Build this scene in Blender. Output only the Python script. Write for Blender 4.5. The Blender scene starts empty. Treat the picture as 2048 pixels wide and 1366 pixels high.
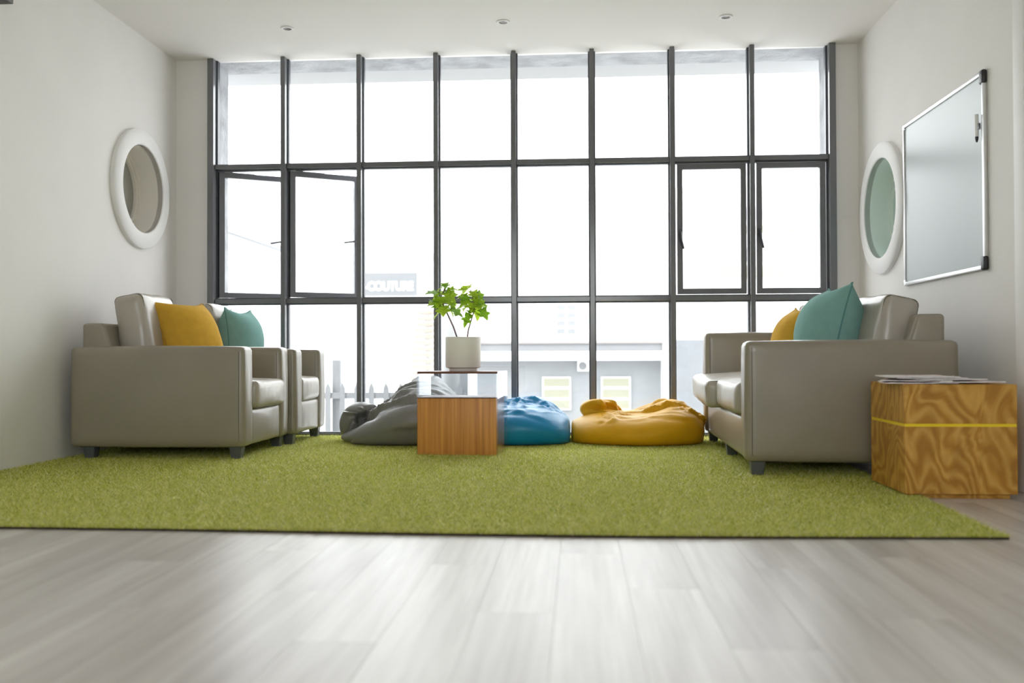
import bpy, bmesh, math, random
import numpy as np
from mathutils import Vector, Matrix, noise

random.seed(7)
S = bpy.context.scene
COL = S.collection
PI = math.pi

# ------------------------------------------------------------------ camera
F_PX, YAW, PITCH, ROLL, CAM_H = 1893.68, .0692, .0135, -.0034, .6072
fw = Vector((-math.sin(YAW) * math.cos(PITCH), math.cos(YAW) * math.cos(PITCH), math.sin(PITCH)))
rt0 = Vector((math.cos(YAW), math.sin(YAW), 0))
up0 = rt0.cross(fw)
rt = rt0 * math.cos(ROLL) + up0 * math.sin(ROLL)
up = up0 * math.cos(ROLL) - rt0 * math.sin(ROLL)
cd = bpy.data.cameras.new('camera')
cd.sensor_width = 36
cd.lens = 36 * F_PX / 2048
cd.clip_start = .05
cd.dof.use_dof = True
cd.dof.focus_distance = 5.7
cd.dof.aperture_fstop = 1.7
cam = bpy.data.objects.new('camera', cd)
COL.objects.link(cam)
M = Matrix((rt, up, -fw)).transposed().to_4x4()
M.translation = (0, 0, CAM_H)
cam.matrix_world = M
S.camera = cam

# ------------------------------------------------------------------ world, light, exposure
W = bpy.data.worlds.new('overcast_sky')
S.world = W
W.use_nodes = True
bg = W.node_tree.nodes['Background']
bg.inputs[0].default_value = (.955, .975, 1, 1)
bg.inputs[1].default_value = 1.0
for nm, px_, py_, pz_, sw, sh_, rx in (('window_portal', -.45, 7.0, 1.41, 4.6, 2.82, -PI / 2), ('fill_window_portal', -.3, -1.75, 1.65, 2.6, 1.7, PI / 2)):
    pl = bpy.data.lights.new(nm, 'AREA')                 # sampling aid only: a portal gives no light of its own
    pl.shape = 'RECTANGLE'
    pl.size, pl.size_y = sw, sh_
    pl.cycles.is_portal = True
    po = bpy.data.objects.new(nm, pl)
    COL.objects.link(po)
    po.location = (px_, py_, pz_)
    po.rotation_euler = (rx, 0, 0)
S.view_settings.view_transform = 'Standard'
S.view_settings.look = 'None'
S.view_settings.gamma = 1
S.view_settings.use_curve_mapping = False
S.view_settings.exposure = 2.6
S.cycles.use_denoising = True
S.cycles.use_adaptive_sampling = True
S.cycles.adaptive_threshold = .04
S.cycles.max_bounces = 11
S.cycles.diffuse_bounces = 7
S.cycles.glossy_bounces = 4
S.cycles.transmission_bounces = 8
S.cycles.transparent_max_bounces = 24
S.cycles.sample_clamp_indirect = 6

# ------------------------------------------------------------------ materials
def new_mat(name):
    m = bpy.data.materials.new(name)
    m.use_nodes = True
    nt = m.node_tree
    return m, nt, nt.nodes['Principled BSDF']

def node(nt, kind, **kw):
    n = nt.nodes.new(kind)
    for k, v in kw.items():
        if k in n.inputs.keys():
            n.inputs[k].default_value = v
        else:
            setattr(n, k, v)
    return n

def ramp(nt, stops, interp='LINEAR'):
    r = nt.nodes.new('ShaderNodeValToRGB')
    r.color_ramp.interpolation = interp
    e = r.color_ramp.elements
    while len(e) > 1:
        e.remove(e[-1])
    e[0].position, e[0].color = stops[0][0], (*stops[0][1], 1)
    for p, c in stops[1:]:
        q = e.new(p)
        q.color = (*c, 1)
    return r

def coords(nt, scale=(1, 1, 1), kind='Object', rnd=False):
    tc = nt.nodes.new('ShaderNodeTexCoord')
    mp = nt.nodes.new('ShaderNodeMapping')
    mp.inputs['Scale'].default_value = scale
    src = tc.outputs[kind]
    if rnd:
        oi = nt.nodes.new('ShaderNodeObjectInfo')
        ml = node(nt, 'ShaderNodeMath', operation='MULTIPLY')
        ml.inputs[1].default_value = 37.0
        nt.links.new(oi.outputs['Random'], ml.inputs[0])
        ad = node(nt, 'ShaderNodeVectorMath', operation='ADD')
        nt.links.new(src, ad.inputs[0])
        nt.links.new(ml.outputs[0], ad.inputs[1])
        src = ad.outputs[0]
    nt.links.new(src, mp.inputs['Vector'])
    return mp.outputs[0]

def bump(nt, bs, height, strength=.2, dist=.01):
    b = node(nt, 'ShaderNodeBump')
    b.inputs['Strength'].default_value = strength
    b.inputs['Distance'].default_value = dist
    nt.links.new(height, b.inputs['Height'])
    nt.links.new(b.outputs[0], bs.inputs['Normal'])

def plain(name, c, rough=.5, metal=0, spec=.5, var=0, vscale=8, bmp=0, bscale=60, bdist=.004, kind='Object', coat=0):
    m, nt, bs = new_mat(name)
    bs.inputs['Base Color'].default_value = (*c, 1)
    bs.inputs['Roughness'].default_value = rough
    bs.inputs['Metallic'].default_value = metal
    bs.inputs['Specular IOR Level'].default_value = spec
    bs.inputs['Coat Weight'].default_value = coat
    v = coords(nt, kind=kind)
    if var:
        n = node(nt, 'ShaderNodeTexNoise', Scale=vscale, Detail=4)
        nt.links.new(v, n.inputs['Vector'])
        a = tuple(x * (1 - var) for x in c)
        b = tuple(min(1, x * (1 + var)) for x in c)
        r = ramp(nt, [(.3, a), (.7, b)])
        nt.links.new(n.outputs[0], r.inputs[0])
        nt.links.new(r.outputs[0], bs.inputs['Base Color'])
    if bmp:
        n = node(nt, 'ShaderNodeTexNoise', Scale=bscale, Detail=5)
        nt.links.new(v, n.inputs['Vector'])
        bump(nt, bs, n.outputs[0], bmp, bdist)
    return m

def clear(name, tint=(1, 1, 1), ior=1.45, rough=0.0):
    """thin clear sheet: light goes straight through, Fresnel mirror on top"""
    m = bpy.data.materials.new(name)
    m.use_nodes = True
    nt = m.node_tree
    nt.nodes.remove(nt.nodes['Principled BSDF'])
    out = nt.nodes['Material Output']
    tr = node(nt, 'ShaderNodeBsdfTransparent')
    tr.inputs[0].default_value = (*tint, 1)
    gl = node(nt, 'ShaderNodeBsdfGlossy')
    gl.inputs['Roughness'].default_value = rough
    lw = node(nt, 'ShaderNodeLayerWeight')                # Schlick curve, the same on both sides of the sheet
    lw.inputs['Blend'].default_value = .5
    pw = node(nt, 'ShaderNodeMath', operation='POWER')
    pw.inputs[1].default_value = 5
    nt.links.new(lw.outputs['Facing'], pw.inputs[0])
    f0 = ((ior - 1) / (ior + 1)) ** 2
    fr = node(nt, 'ShaderNodeMath', operation='MULTIPLY_ADD')
    fr.inputs[1].default_value = 1 - f0
    fr.inputs[2].default_value = f0
    nt.links.new(pw.outputs[0], fr.inputs[0])
    mx = node(nt, 'ShaderNodeMixShader')
    nt.links.new(fr.outputs[0], mx.inputs[0])
    nt.links.new(tr.outputs[0], mx.inputs[1])
    nt.links.new(gl.outputs[0], mx.inputs[2])
    nt.links.new(mx.outputs[0], out.inputs['Surface'])
    return m

def wood(name, dark, light, scale, rough=.45, distortion=3.0, rnd=False, bands=None, detail=3, bmp=.05):
    m, nt, bs = new_mat(name)
    bs.inputs['Roughness'].default_value = rough
    v = coords(nt, scale, rnd=rnd)
    n = node(nt, 'ShaderNodeTexNoise', Scale=1.0, Detail=detail, Distortion=distortion)
    nt.links.new(v, n.inputs['Vector'])
    src = n.outputs[0]
    if bands:
        ml = node(nt, 'ShaderNodeMath', operation='MULTIPLY')
        ml.inputs[1].default_value = bands
        nt.links.new(src, ml.inputs[0])
        sn = node(nt, 'ShaderNodeMath', operation='SINE')
        nt.links.new(ml.outputs[0], sn.inputs[0])
        ma = node(nt, 'ShaderNodeMath', operation='MULTIPLY_ADD')
        ma.inputs[1].default_value = .5
        ma.inputs[2].default_value = .5
        nt.links.new(sn.outputs[0], ma.inputs[0])
        src = ma.outputs[0]
    r = ramp(nt, [(.25, dark), (.75, light)])
    nt.links.new(src, r.inputs[0])
    nt.links.new(r.outputs[0], bs.inputs['Base Color'])
    if bmp:
        bump(nt, bs, src, bmp, .002)
    return m, nt, bs, r

M_wall = plain('white_plaster', (.82, .80, .775), .75, bmp=.06, bscale=14, bdist=.004, var=.015, vscale=3)
M_ceil = plain('ceiling_paint', (.84, .815, .79), .8, bmp=.03, bscale=10)
M_trimw = plain('white_trim_paint', (.84, .83, .82), .55)
M_reveal_l = plain('cream_reveal_paint', (.84, .80, .74), .6)
M_reveal_r = plain('pale_green_reveal', (.84, .92, .86), .6)  # right porthole reveal coloured an even pale green
M_pane_l = plain('grey_frosted_glass', (.33, .325, .285), .35)
M_pane_r = plain('teal_frosted_glass', (.10, .30, .29), .25)
M_frame = plain('charcoal_aluminium', (.15, .153, .165), .17, spec=.6)
M_frame2 = plain('charcoal_aluminium_outer', (.062, .066, .080), .42, spec=.6)
M_metal = plain('dull_steel', (.35, .35, .36), .35, metal=1)
M_glass = clear('window_glass', (.985, .995, .99))
M_acryl = clear('clear_acrylic', (.965, .975, .985), 1.49)
M_conc = plain('rough_concrete', (.36, .365, .38), .9, var=.22, vscale=7, bmp=.6, bscale=25, bdist=.02)
M_extw = plain('exterior_white_render', (.80, .80, .80), .85, var=.03)
M_leather = plain('taupe_leather', (.275, .238, .18), .35, spec=1.0, coat=.15, var=.04, vscale=5, bmp=.10, bscale=260, bdist=.001)
M_leather2 = plain('taupe_leather_cushion', (.40, .36, .305), .35, spec=1.0, coat=.15, var=.04, vscale=5, bmp=.25, bscale=16, bdist=.006)
M_thread = plain('taupe_piping', (.20, .17, .13), .6)
M_leg = plain('dark_stained_leg', (.10, .105, .112), .35)
M_under = plain('black_underside', (.01, .01, .01), .9)
M_yellow = plain('mustard_linen', (.62, .36, .045), .9, spec=.15, var=.06, vscale=20, bmp=.35, bscale=420, bdist=.001)
M_yellow2 = plain('mustard_linen_seam', (.5, .28, .03), .9)
M_teal = plain('teal_linen', (.22, .41, .375), .9, spec=.15, var=.06, vscale=20, bmp=.35, bscale=420, bdist=.001)
M_teal2 = plain('teal_linen_seam', (.11, .28, .26), .9)
M_bag_g = plain('grey_nylon', (.21, .205, .20), .42, spec=.6, var=.05, bmp=.2, bscale=30, bdist=.006)
M_bag_b = plain('blue_nylon', (.003, .24, .53), .36, spec=.45, var=.05, bmp=.2, bscale=30, bdist=.006)
M_bag_y = plain('ochre_cotton', (.70, .37, .010), .5, spec=.22, var=.05, bmp=.2, bscale=30, bdist=.006)
M_pot = plain('off_white_ceramic', (.90, .875, .82), .55)
M_soil = plain('potting_soil', (.03, .02, .012), .95, bmp=.8, bscale=120)
M_stem = plain('purple_grey_stem', (.22, .14, .16), .6)
M_leaf = plain('fresh_green_leaf', (.46, .64, .045), .45, var=.25, vscale=6)
M_leafd = plain('mid_green_leaf', (.25, .46, .025), .45, var=.25, vscale=6)
for _m in (M_leaf, M_leafd):
    _m.node_tree.nodes['Principled BSDF'].inputs['Subsurface Weight'].default_value = 0
    _nt = _m.node_tree
    _bs = _nt.nodes['Principled BSDF']
    _tl = node(_nt, 'ShaderNodeBsdfTranslucent')
    _mx = node(_nt, 'ShaderNodeMixShader')
    _mx.inputs[0].default_value = .55
    _src = _bs.inputs['Base Color'].links[0].from_socket
    _nt.links.new(_src, _tl.inputs[0])
    _nt.links.new(_bs.outputs[0], _mx.inputs[1])
    _nt.links.new(_tl.outputs[0], _mx.inputs[2])
    _nt.links.new(_mx.outputs[0], _nt.nodes['Material Output'].inputs['Surface'])
M_board = plain('whiteboard_enamel', (.33, .375, .375), .32, spec=.5)
M_alu = plain('brushed_aluminium', (.72, .72, .72), .33, metal=.9)
M_black = plain('black_plastic', (.012, .012, .013), .4)
M_white = plain('white_plastic', (.8, .8, .79), .4)
M_red = plain('red_plastic', (.25, .05, .02), .4)
M_green = plain('green_sign_panel', (.16, .22, .08), .4)
M_lamp = plain('dark_lamp_glass', (.10, .07, .055), .25)
M_yel_strip = plain('bright_yellow_lacquer', (.95, .70, .02), .4)
M_backing = plain('brown_turf_backing', (.035, .022, .014), .95)
M_paper = plain('magazine_paper', (.88, .87, .86), .6)
M_edge = plain('dark_reddish_wood_edge', (.16, .058, .032), .45, var=.2, vscale=20)

# flame-figured ochre veneer: soft feathered bands that swirl, fine grain over them
M_veneer, nt_, bs_ = new_mat('figured_ochre_veneer')
bs_.inputs['Roughness'].default_value = .45
_v = coords(nt_, (1.5, 1.5, 1.0))
_n1 = node(nt_, 'ShaderNodeTexNoise', Scale=3.2, Detail=1, Distortion=.6)
nt_.links.new(_v, _n1.inputs['Vector'])
_wv = node(nt_, 'ShaderNodeVectorMath', operation='SCALE')
_wv.inputs['Scale'].default_value = .55
nt_.links.new(_n1.outputs['Color'], _wv.inputs[0])
_ad = node(nt_, 'ShaderNodeVectorMath', operation='ADD')
nt_.links.new(_v, _ad.inputs[0])
nt_.links.new(_wv.outputs[0], _ad.inputs[1])
_w = node(nt_, 'ShaderNodeTexWave', Scale=5.0, Distortion=5.0, Detail=2)
_w.wave_type = 'BANDS'
_w.bands_direction = 'DIAGONAL'
_w.inputs['Detail Scale'].default_value = 1.4
nt_.links.new(_ad.outputs[0], _w.inputs['Vector'])
_r1 = ramp(nt_, [(.0, (.47, .215, .022)), (.55, (.60, .31, .048)), (1, (.68, .38, .075))])
nt_.links.new(_w.outputs['Fac'], _r1.inputs[0])
_n2 = node(nt_, 'ShaderNodeTexNoise', Scale=7, Detail=6, Distortion=1.2)
nt_.links.new(_ad.outputs[0], _n2.inputs['Vector'])
_r2 = ramp(nt_, [(.3, (.74, .70, .62)), (.6, (1, 1, 1))])
nt_.links.new(_n2.outputs[0], _r2.inputs[0])
_mx = node(nt_, 'ShaderNodeMix', data_type='RGBA', blend_type='MULTIPLY')
_mx.inputs[0].default_value = .8
nt_.links.new(_r1.outputs[0], _mx.inputs[6])
nt_.links.new(_r2.outputs[0], _mx.inputs[7])
nt_.links.new(_mx.outputs[2], bs_.inputs['Base Color'])
# bamboo ply with upright streaks
M_bamboo = wood('bamboo_ply', (.50, .185, .038), (.84, .39, .095), (55, 55, 1.3), .45, .6, detail=5, bmp=.05)[0]
# limed oak planks, grain along each plank
M_plank, nt_, bs_, _ = wood('limed_oak_plank', (.46, .42, .385), (.76, .735, .705), (9, .55, 9), .335, .8, rnd=True, detail=4, bmp=.015)
_v = coords(nt_, (60, 2.2, 60), rnd=True)
_n = node(nt_, 'ShaderNodeTexNoise', Scale=1, Detail=3)
nt_.links.new(_v, _n.inputs['Vector'])
_r2 = ramp(nt_, [(.3, (.84, .83, .82)), (.7, (1, 1, 1))])
nt_.links.new(_n.outputs[0], _r2.inputs[0])
_oi = nt_.nodes.new('ShaderNodeObjectInfo')
_r3 = ramp(nt_, [(0, (.86, .85, .84)), (.5, (.96, .95, .93)), (1, (1.0, 1.0, 1.0))])
nt_.links.new(_oi.outputs['Random'], _r3.inputs[0])
_old = bs_.inputs['Base Color'].links[0].from_socket
for _s in (_r2, _r3):
    _mx = node(nt_, 'ShaderNodeMix', data_type='RGBA', blend_type='MULTIPLY')
    _mx.inputs[0].default_value = 1
    nt_.links.new(_old, _mx.inputs[6])
    nt_.links.new(_s.outputs[0], _mx.inputs[7])
    _old = _mx.outputs[2]
nt_.links.new(_old, bs_.inputs['Base Color'])
# turf blades: colour differs from blade to blade
M_turf, nt_, bs_ = new_mat('turf_blade')
bs_.inputs['Roughness'].default_value = .38
bs_.inputs['Specular IOR Level'].default_value = .6
_g = nt_.nodes.new('ShaderNodeNewGeometry')
_r = ramp(nt_, [(0, (.30, .38, .03)), (.40, (.60, .62, .10)), (.70, (.78, .76, .22)), (.88, (.84, .78, .36)), (1, (.88, .85, .52))])
nt_.links.new(_g.outputs['Random Per Island'], _r.inputs[0])
nt_.links.new(_r.outputs[0], bs_.inputs['Base Color'])
_tl = node(nt_, 'ShaderNodeBsdfTranslucent')
nt_.links.new(_r.outputs[0], _tl.inputs[0])
_mx = node(nt_, 'ShaderNodeMixShader')
_mx.inputs[0].default_value = .25
nt_.links.new(bs_.outputs[0], _mx.inputs[1])
nt_.links.new(_tl.outputs[0], _mx.inputs[2])
nt_.links.new(_mx.outputs[0], nt_.nodes['Material Output'].inputs['Surface'])
M_thatch = plain('turf_thatch', (.42, .46, .07), .9, var=.35, vscale=90)

# ------------------------------------------------------------------ mesh helpers
def put(name, me, mat, parent=None, loc=None, rot=None):
    o = bpy.data.objects.new(name, me)
    if mat is not None and not me.materials:
        me.materials.append(mat)
    COL.objects.link(o)
    if parent is not None:
        o.parent = parent
    if loc is not None:
        o.location = loc
    if rot is not None:
        o.rotation_euler = rot
    return o

def tag(o, label=None, cat=None, group=None, kind=None):
    if label: o['label'] = label
    if cat: o['category'] = cat
    if group: o['group'] = group
    if kind: o['kind'] = kind
    return o

def thing(name, label, cat, loc=(0, 0, 0), rz=0, group=None, kind=None):
    o = bpy.data.objects.new(name, None)
    o.empty_display_size = .05
    COL.objects.link(o)
    o.location = loc
    o.rotation_euler = (0, 0, rz)
    return tag(o, label, cat, group, kind)

class MB:
    def __init__(self):
        self.v, self.f = [], []
    def add(self, vs, fs):
        b = len(self.v)
        self.v += [tuple(p) for p in vs]
        self.f += [tuple(b + i for i in q) for q in fs]
        return self
    def box(self, a, b, m=None):
        x0, y0, z0 = a
        x1, y1, z1 = b
        vs = [(x0, y0, z0), (x1, y0, z0), (x1, y1, z0), (x0, y1, z0), (x0, y0, z1), (x1, y0, z1), (x1, y1, z1), (x0, y1, z1)]
        if m is not None:
            vs = [m @ Vector(p) for p in vs]
        return self.add(vs, [(3, 2, 1, 0), (4, 5, 6, 7), (0, 1, 5, 4), (1, 2, 6, 5), (2, 3, 7, 6), (3, 0, 4, 7)])
    def tube(self, pts, rad, n=8, cap=True):
        pts = [Vector(p) for p in pts]
        rad = rad if hasattr(rad, '__len__') else [rad] * len(pts)
        vs, fs = [], []
        prev = None
        for i, p in enumerate(pts):
            t = (pts[min(i + 1, len(pts) - 1)] - pts[max(i - 1, 0)]).normalized()
            if prev is None:
                a = t.orthogonal().normalized()
            else:
                a = (prev - t * prev.dot(t))
                a = a.normalized() if a.length > 1e-6 else t.orthogonal().normalized()
            prev = a
            b = t.cross(a)
            for k in range(n):
                w = 2 * PI * k / n
                vs.append(p + (a * math.cos(w) + b * math.sin(w)) * rad[i])
        for i in range(len(pts) - 1):
            for k in range(n):
                fs.append((i * n + k, i * n + (k + 1) % n, (i + 1) * n + (k + 1) % n, (i + 1) * n + k))
        if cap:
            fs.append(tuple(range(n))[::-1])
            fs.append(tuple((len(pts) - 1) * n + k for k in range(n)))
        return self.add(vs, fs)
    def lathe(self, prof, n=48, m=None):
        vs, fs = [], []
        for r, z in prof:
            for k in range(n):
                w = 2 * PI * k / n
                p = Vector((r * math.cos(w), r * math.sin(w), z))
                vs.append(m @ p if m is not None else p)
        for i in range(len(prof) - 1):
            for k in range(n):
                fs.append((i * n + k, i * n + (k + 1) % n, (i + 1) * n + (k + 1) % n, (i + 1) * n + k))
        return self.add(vs, fs)
    def mesh(self, name='mesh', smooth=False, bevel=0, seg=2):
        me = bpy.data.meshes.new(name)
        me.from_pydata(self.v, [], self.f)
        bm = bmesh.new()
        bm.from_mesh(me)
        bmesh.ops.recalc_face_normals(bm, faces=bm.faces)
        if bevel:
            es = [e for e in bm.edges if len(e.link_faces) == 2 and e.calc_face_angle(0) > .5]
            bmesh.ops.bevel(bm, geom=es, offset=bevel, segments=seg, profile=.5, affect='EDGES')
        bm.to_mesh(me)
        bm.free()
        if smooth:
            me.polygons.foreach_set('use_smooth', [True] * len(me.polygons))
            if smooth == 'auto':
                me.set_sharp_from_angle(angle=.7)
        return me
    def build(self, name, mat, parent=None, smooth=False, bevel=0, seg=2, loc=None, rot=None):
        return put(name, self.mesh(name, smooth, bevel, seg), mat, parent, loc, rot)

def bx(name, a, b, mat, parent=None, bevel=0, loc=None, rot=None):
    return MB().box(a, b).build(name, mat, parent, bevel=bevel, smooth='auto' if bevel else False, loc=loc, rot=rot)

def soft_box(size, r, n=(12, 12, 12), puff=(0, 0, 0), wrinkle=0, wscale=6, seed=0, sag=0):
    """rounded, slightly stuffed block centred on the origin"""
    sx, sy, sz = (s / 2 for s in size)
    idx, vs, fs = {}, [], []
    def vid(i, j, k):
        key = (i, j, k)
        if key in idx:
            return idx[key]
        def warp(t, s):          # more vertices near the rounded edges
            q = 2 * t - 1
            return s * math.copysign(abs(q) ** .75, q)
        p = Vector((warp(i / n[0], sx), warp(j / n[1], sy), warp(k / n[2], sz)))
        c = Vector((max(-sx + r, min(sx - r, p.x)), max(-sy + r, min(sy - r, p.y)), max(-sz + r, min(sz - r, p.z))))
        d = p - c
        q = c + d.normalized() * r if d.length > 1e-9 else p
        u = Vector((q.x / sx, q.y / sy, q.z / sz))
        gx, gy, gz = (max(0, 1 - t * t) for t in u)
        q.x += math.copysign(puff[0] * gy * gz, u.x) * (abs(u.x) > .5)
        q.y += math.copysign(puff[1] * gx * gz, u.y) * (abs(u.y) > .5)
        q.z += math.copysign(puff[2] * gx * gy, u.z) * (abs(u.z) > .5)
        if wrinkle:
            w = noise.noise(Vector((q.x * wscale + seed * 7.1, q.y * wscale, q.z * wscale * .6)))
            w2 = 1 - abs(noise.noise(Vector((q.x * wscale * 1.7, q.y * wscale * 2.6 + seed * 3.3, q.z * wscale * 1.1)))) * 2
            q += u.normalized() * wrinkle * (w * .7 + w2 * .5)
        if sag:
            q.z -= sag * (1 - u.x * u.x) * (u.z > 0)
        idx[key] = len(vs)
        vs.append(q)
        return idx[key]
    a, b, c = n
    for i in range(a):
        for j in range(b):
            fs.append((vid(i, j, 0), vid(i, j + 1, 0), vid(i + 1, j + 1, 0), vid(i + 1, j, 0)))
            fs.append((vid(i, j, c), vid(i + 1, j, c), vid(i + 1, j + 1, c), vid(i, j + 1, c)))
    for i in range(a):
        for k in range(c):
            fs.append((vid(i, 0, k), vid(i + 1, 0, k), vid(i + 1, 0, k + 1), vid(i, 0, k + 1)))
            fs.append((vid(i, b, k), vid(i, b, k + 1), vid(i + 1, b, k + 1), vid(i + 1, b, k)))
    for j in range(b):
        for k in range(c):
            fs.append((vid(0, j, k), vid(0, j, k + 1), vid(0, j + 1, k + 1), vid(0, j + 1, k)))
            fs.append((vid(a, j, k), vid(a, j + 1, k), vid(a, j + 1, k + 1), vid(a, j, k + 1)))
    m = MB()
    m.v, m.f = [tuple(p) for p in vs], fs
    return m

# ------------------------------------------------------------------ small cloth solver for bags and pillows
def relax_cloth(x, edges, rest, tris, force, collide, steps, sub=8, damp=.93, bend=None, stiff=.9):
    n = len(x)
    v = np.zeros_like(x)
    ea, eb = edges[:, 0], edges[:, 1]
    ii = np.concatenate([ea, eb])
    val = np.bincount(ii, minlength=n).astype(float)[:, None]
    for st in range(steps):
        a, b, c = x[tris[:, 0]], x[tris[:, 1]], x[tris[:, 2]]
        fn = np.cross(b - a, c - a) / 6
        nrm = np.zeros_like(x)
        for q in range(3):
            for d in range(3):
                nrm[:, d] += np.bincount(tris[:, q], weights=fn[:, d], minlength=n)
        v = v * damp + force(x, nrm, st)
        old = x.copy()
        x = x + v
        for _ in range(sub):
            d = x[eb] - x[ea]
            L = np.sqrt((d * d).sum(1)) + 1e-12
            k = (L - rest) / L
            cor = d * (k * .5)[:, None]
            acc = np.empty_like(x)
            for q in range(3):
                acc[:, q] = np.bincount(ii, weights=np.concatenate([cor[:, q], -cor[:, q]]), minlength=n)
            x = x + acc / val * 1.9 * stiff
            x = collide(x, old)
        v = x - old
    return x

def ico(sub):
    bm = bmesh.new()
    bmesh.ops.create_icosphere(bm, subdivisions=sub, radius=1)
    bm.verts.ensure_lookup_table()
    v = np.array([w.co[:] for w in bm.verts])
    e = np.array([[w.index for w in q.verts] for q in bm.edges])
    t = np.array([[w.index for w in q.verts] for q in bm.faces])
    bm.free()
    return v, e, t

def pillow_mesh(size=.46, n=30, press=1.0, seed=0, name='pillow'):
    """two square sheets sewn round the rim and inflated; returns cover mesh and rim loop"""
    idx, P = {}, []
    rng = np.random.RandomState(seed)
    def vid(i, j, s):
        if i in (0, n) or j in (0, n):
            s = 0
        key = (i, j, s)
        if key not in idx:
            idx[key] = len(P)
            P.append(((i / n - .5) * size, (j / n - .5) * size, s * .012 + (rng.rand() - .5) * .004))
        return idx[key]
    T, Q, E = [], [], set()
    for s in (1, -1):
        for i in range(n):
            for j in range(n):
                a, b, c, d = vid(i, j, s), vid(i + 1, j, s), vid(i + 1, j + 1, s), vid(i, j + 1, s)
                q = (a, b, c, d) if s == 1 else (d, c, b, a)
                Q.append(q)
                T += [(q[0], q[1], q[2]), (q[0], q[2], q[3])]
                for e in ((a, b), (b, c), (c, d), (d, a), (a, c), (b, d)):
                    E.add(tuple(sorted(e)))
    x = np.array(P)
    E = np.array(sorted(E))
    T = np.array(T)
    flat = x.copy()
    flat[:, 2] = 0
    rest = np.linalg.norm(flat[E[:, 0]] - flat[E[:, 1]], axis=1)
    rest = np.maximum(rest, 1e-4)
    cell = (size / n) ** 2
    def force(x, nrm, st):
        g = nrm / cell * .00042 * press * min(1, st / 20)
        g[:, 1] -= .00002
        return g
    x = relax_cloth(x, E, rest, T, force, lambda x, o: x, 90, 6, .9)
    rim = [idx[(i, 0, 0)] for i in range(n)] + [idx[(n, j, 0)] for j in range(n)] + [idx[(i, n, 0)] for i in range(n, 0, -1)] + [idx[(0, j, 0)] for j in range(n, 0, -1)]
    m = MB()
    m.v, m.f = [tuple(p) for p in x], Q
    me = m.mesh(name, True)
    loop = [tuple(x[k]) for k in rim]
    return me, loop

def bag_mesh(axes, centre, level, ymax, xlim, name, steps=150, sub=8, seed=0, floor=.016, slack=1.1, kp=.010, folds=None, sub_div=5):
    """a closed cover partly filled with beads: the beads press outwards below their level, spare cover folds"""
    v, e, t = ico(sub_div)
    rng = np.random.RandomState(seed)
    x = v * np.array(axes)
    rest = np.linalg.norm(x[e[:, 0]] - x[e[:, 1]], axis=1) * slack
    if folds is not None:                               # gathers where the cover is tied
        rest = rest * folds((v[e[:, 0]] + v[e[:, 1]]) / 2)
    cx, cy = centre[0], centre[1]
    x = x + np.array(centre)
    lo = np.array([noise.noise(Vector(q) * 4.0 + Vector((seed * 3.1, 0, 0))) for q in v])
    x = x * 1.0 + v * (lo * .035)[:, None] + rng.randn(*x.shape) * .002
    area = np.median(rest) ** 2
    top = v[:, 2] > .15
    def force(p, nrm, st):
        h = level(p[:, 0], p[:, 1]) - p[:, 2]
        pr = np.clip(h, 0, .5)
        f = nrm / area * (pr * kp)[:, None]
        f = np.clip(f, -.003, .003)
        f[:, 2] -= .0006
        return f
    def collide(p, old):
        low = p[:, 2] < floor
        p[low, 2] = floor
        p[low, :2] = old[low, :2] * .8 + p[low, :2] * .2
        p[:, 1] = np.minimum(p[:, 1], ymax)
        p[:, 0] = np.clip(p[:, 0], xlim[0], xlim[1])
        r2 = ((p[:, 0] - cx) / axes[0]) ** 2 + ((p[:, 1] - cy) / axes[1]) ** 2
        lev = level(p[:, 0], p[:, 1]) * np.clip(1.12 - r2 * .5, .3, 1)
        p[:, 2] = np.where(top & (p[:, 2] < lev), p[:, 2] + (lev - p[:, 2]) * .5, p[:, 2])
        return p
    x = relax_cloth(x, e, rest, t, force, collide, steps, sub, .92)
    m = MB()
    m.v, m.f = [tuple(p) for p in x], [tuple(q) for q in t]
    return m.mesh(name, True), x, v

# ================================================================== THE ROOM
XL, XR, YB, YF, ZC = -3.0, 2.007, 6.90, -1.6, 2.82

fl = bx('floor', (XL - .2, YF - .2, -.12), (XR + .2, YB, -.004), plain('screed', (.42, .40, .38), .6), None)
tag(fl, 'pale limed oak plank floor in front of the green turf', 'floor', kind='structure')
PW, PL = .184, 1.24
plank_me = {}
def plank(x0, x1, y0, y1):
    key = (round(x1 - x0, 3), round(y1 - y0, 3))
    if key not in plank_me:
        w, l = (x1 - x0) / 2 - .0004, (y1 - y0) / 2 - .0004
        plank_me[key] = MB().box((-w, -l, -.0042), (w, l, 0)).mesh('plank')
    put('plank', plank_me[key], M_plank, fl, ((x0 + x1) / 2, (y0 + y1) / 2, 0))
x, row = XL, 0
while x < XR - .01:
    x1 = min(XR, x + PW)
    yend = 6.88 if x > 1.15 else 4.55
    y = -.25 - ((row * 7) % 5) * PL / 5 - random.choice((0, .08))
    while y < yend - .02:
        y1 = y + PL
        if y1 > yend - .15:
            y1 = yend
        plank(x, x1, y, y1)
        y = y1
    x, row = x1, row + 1

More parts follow.
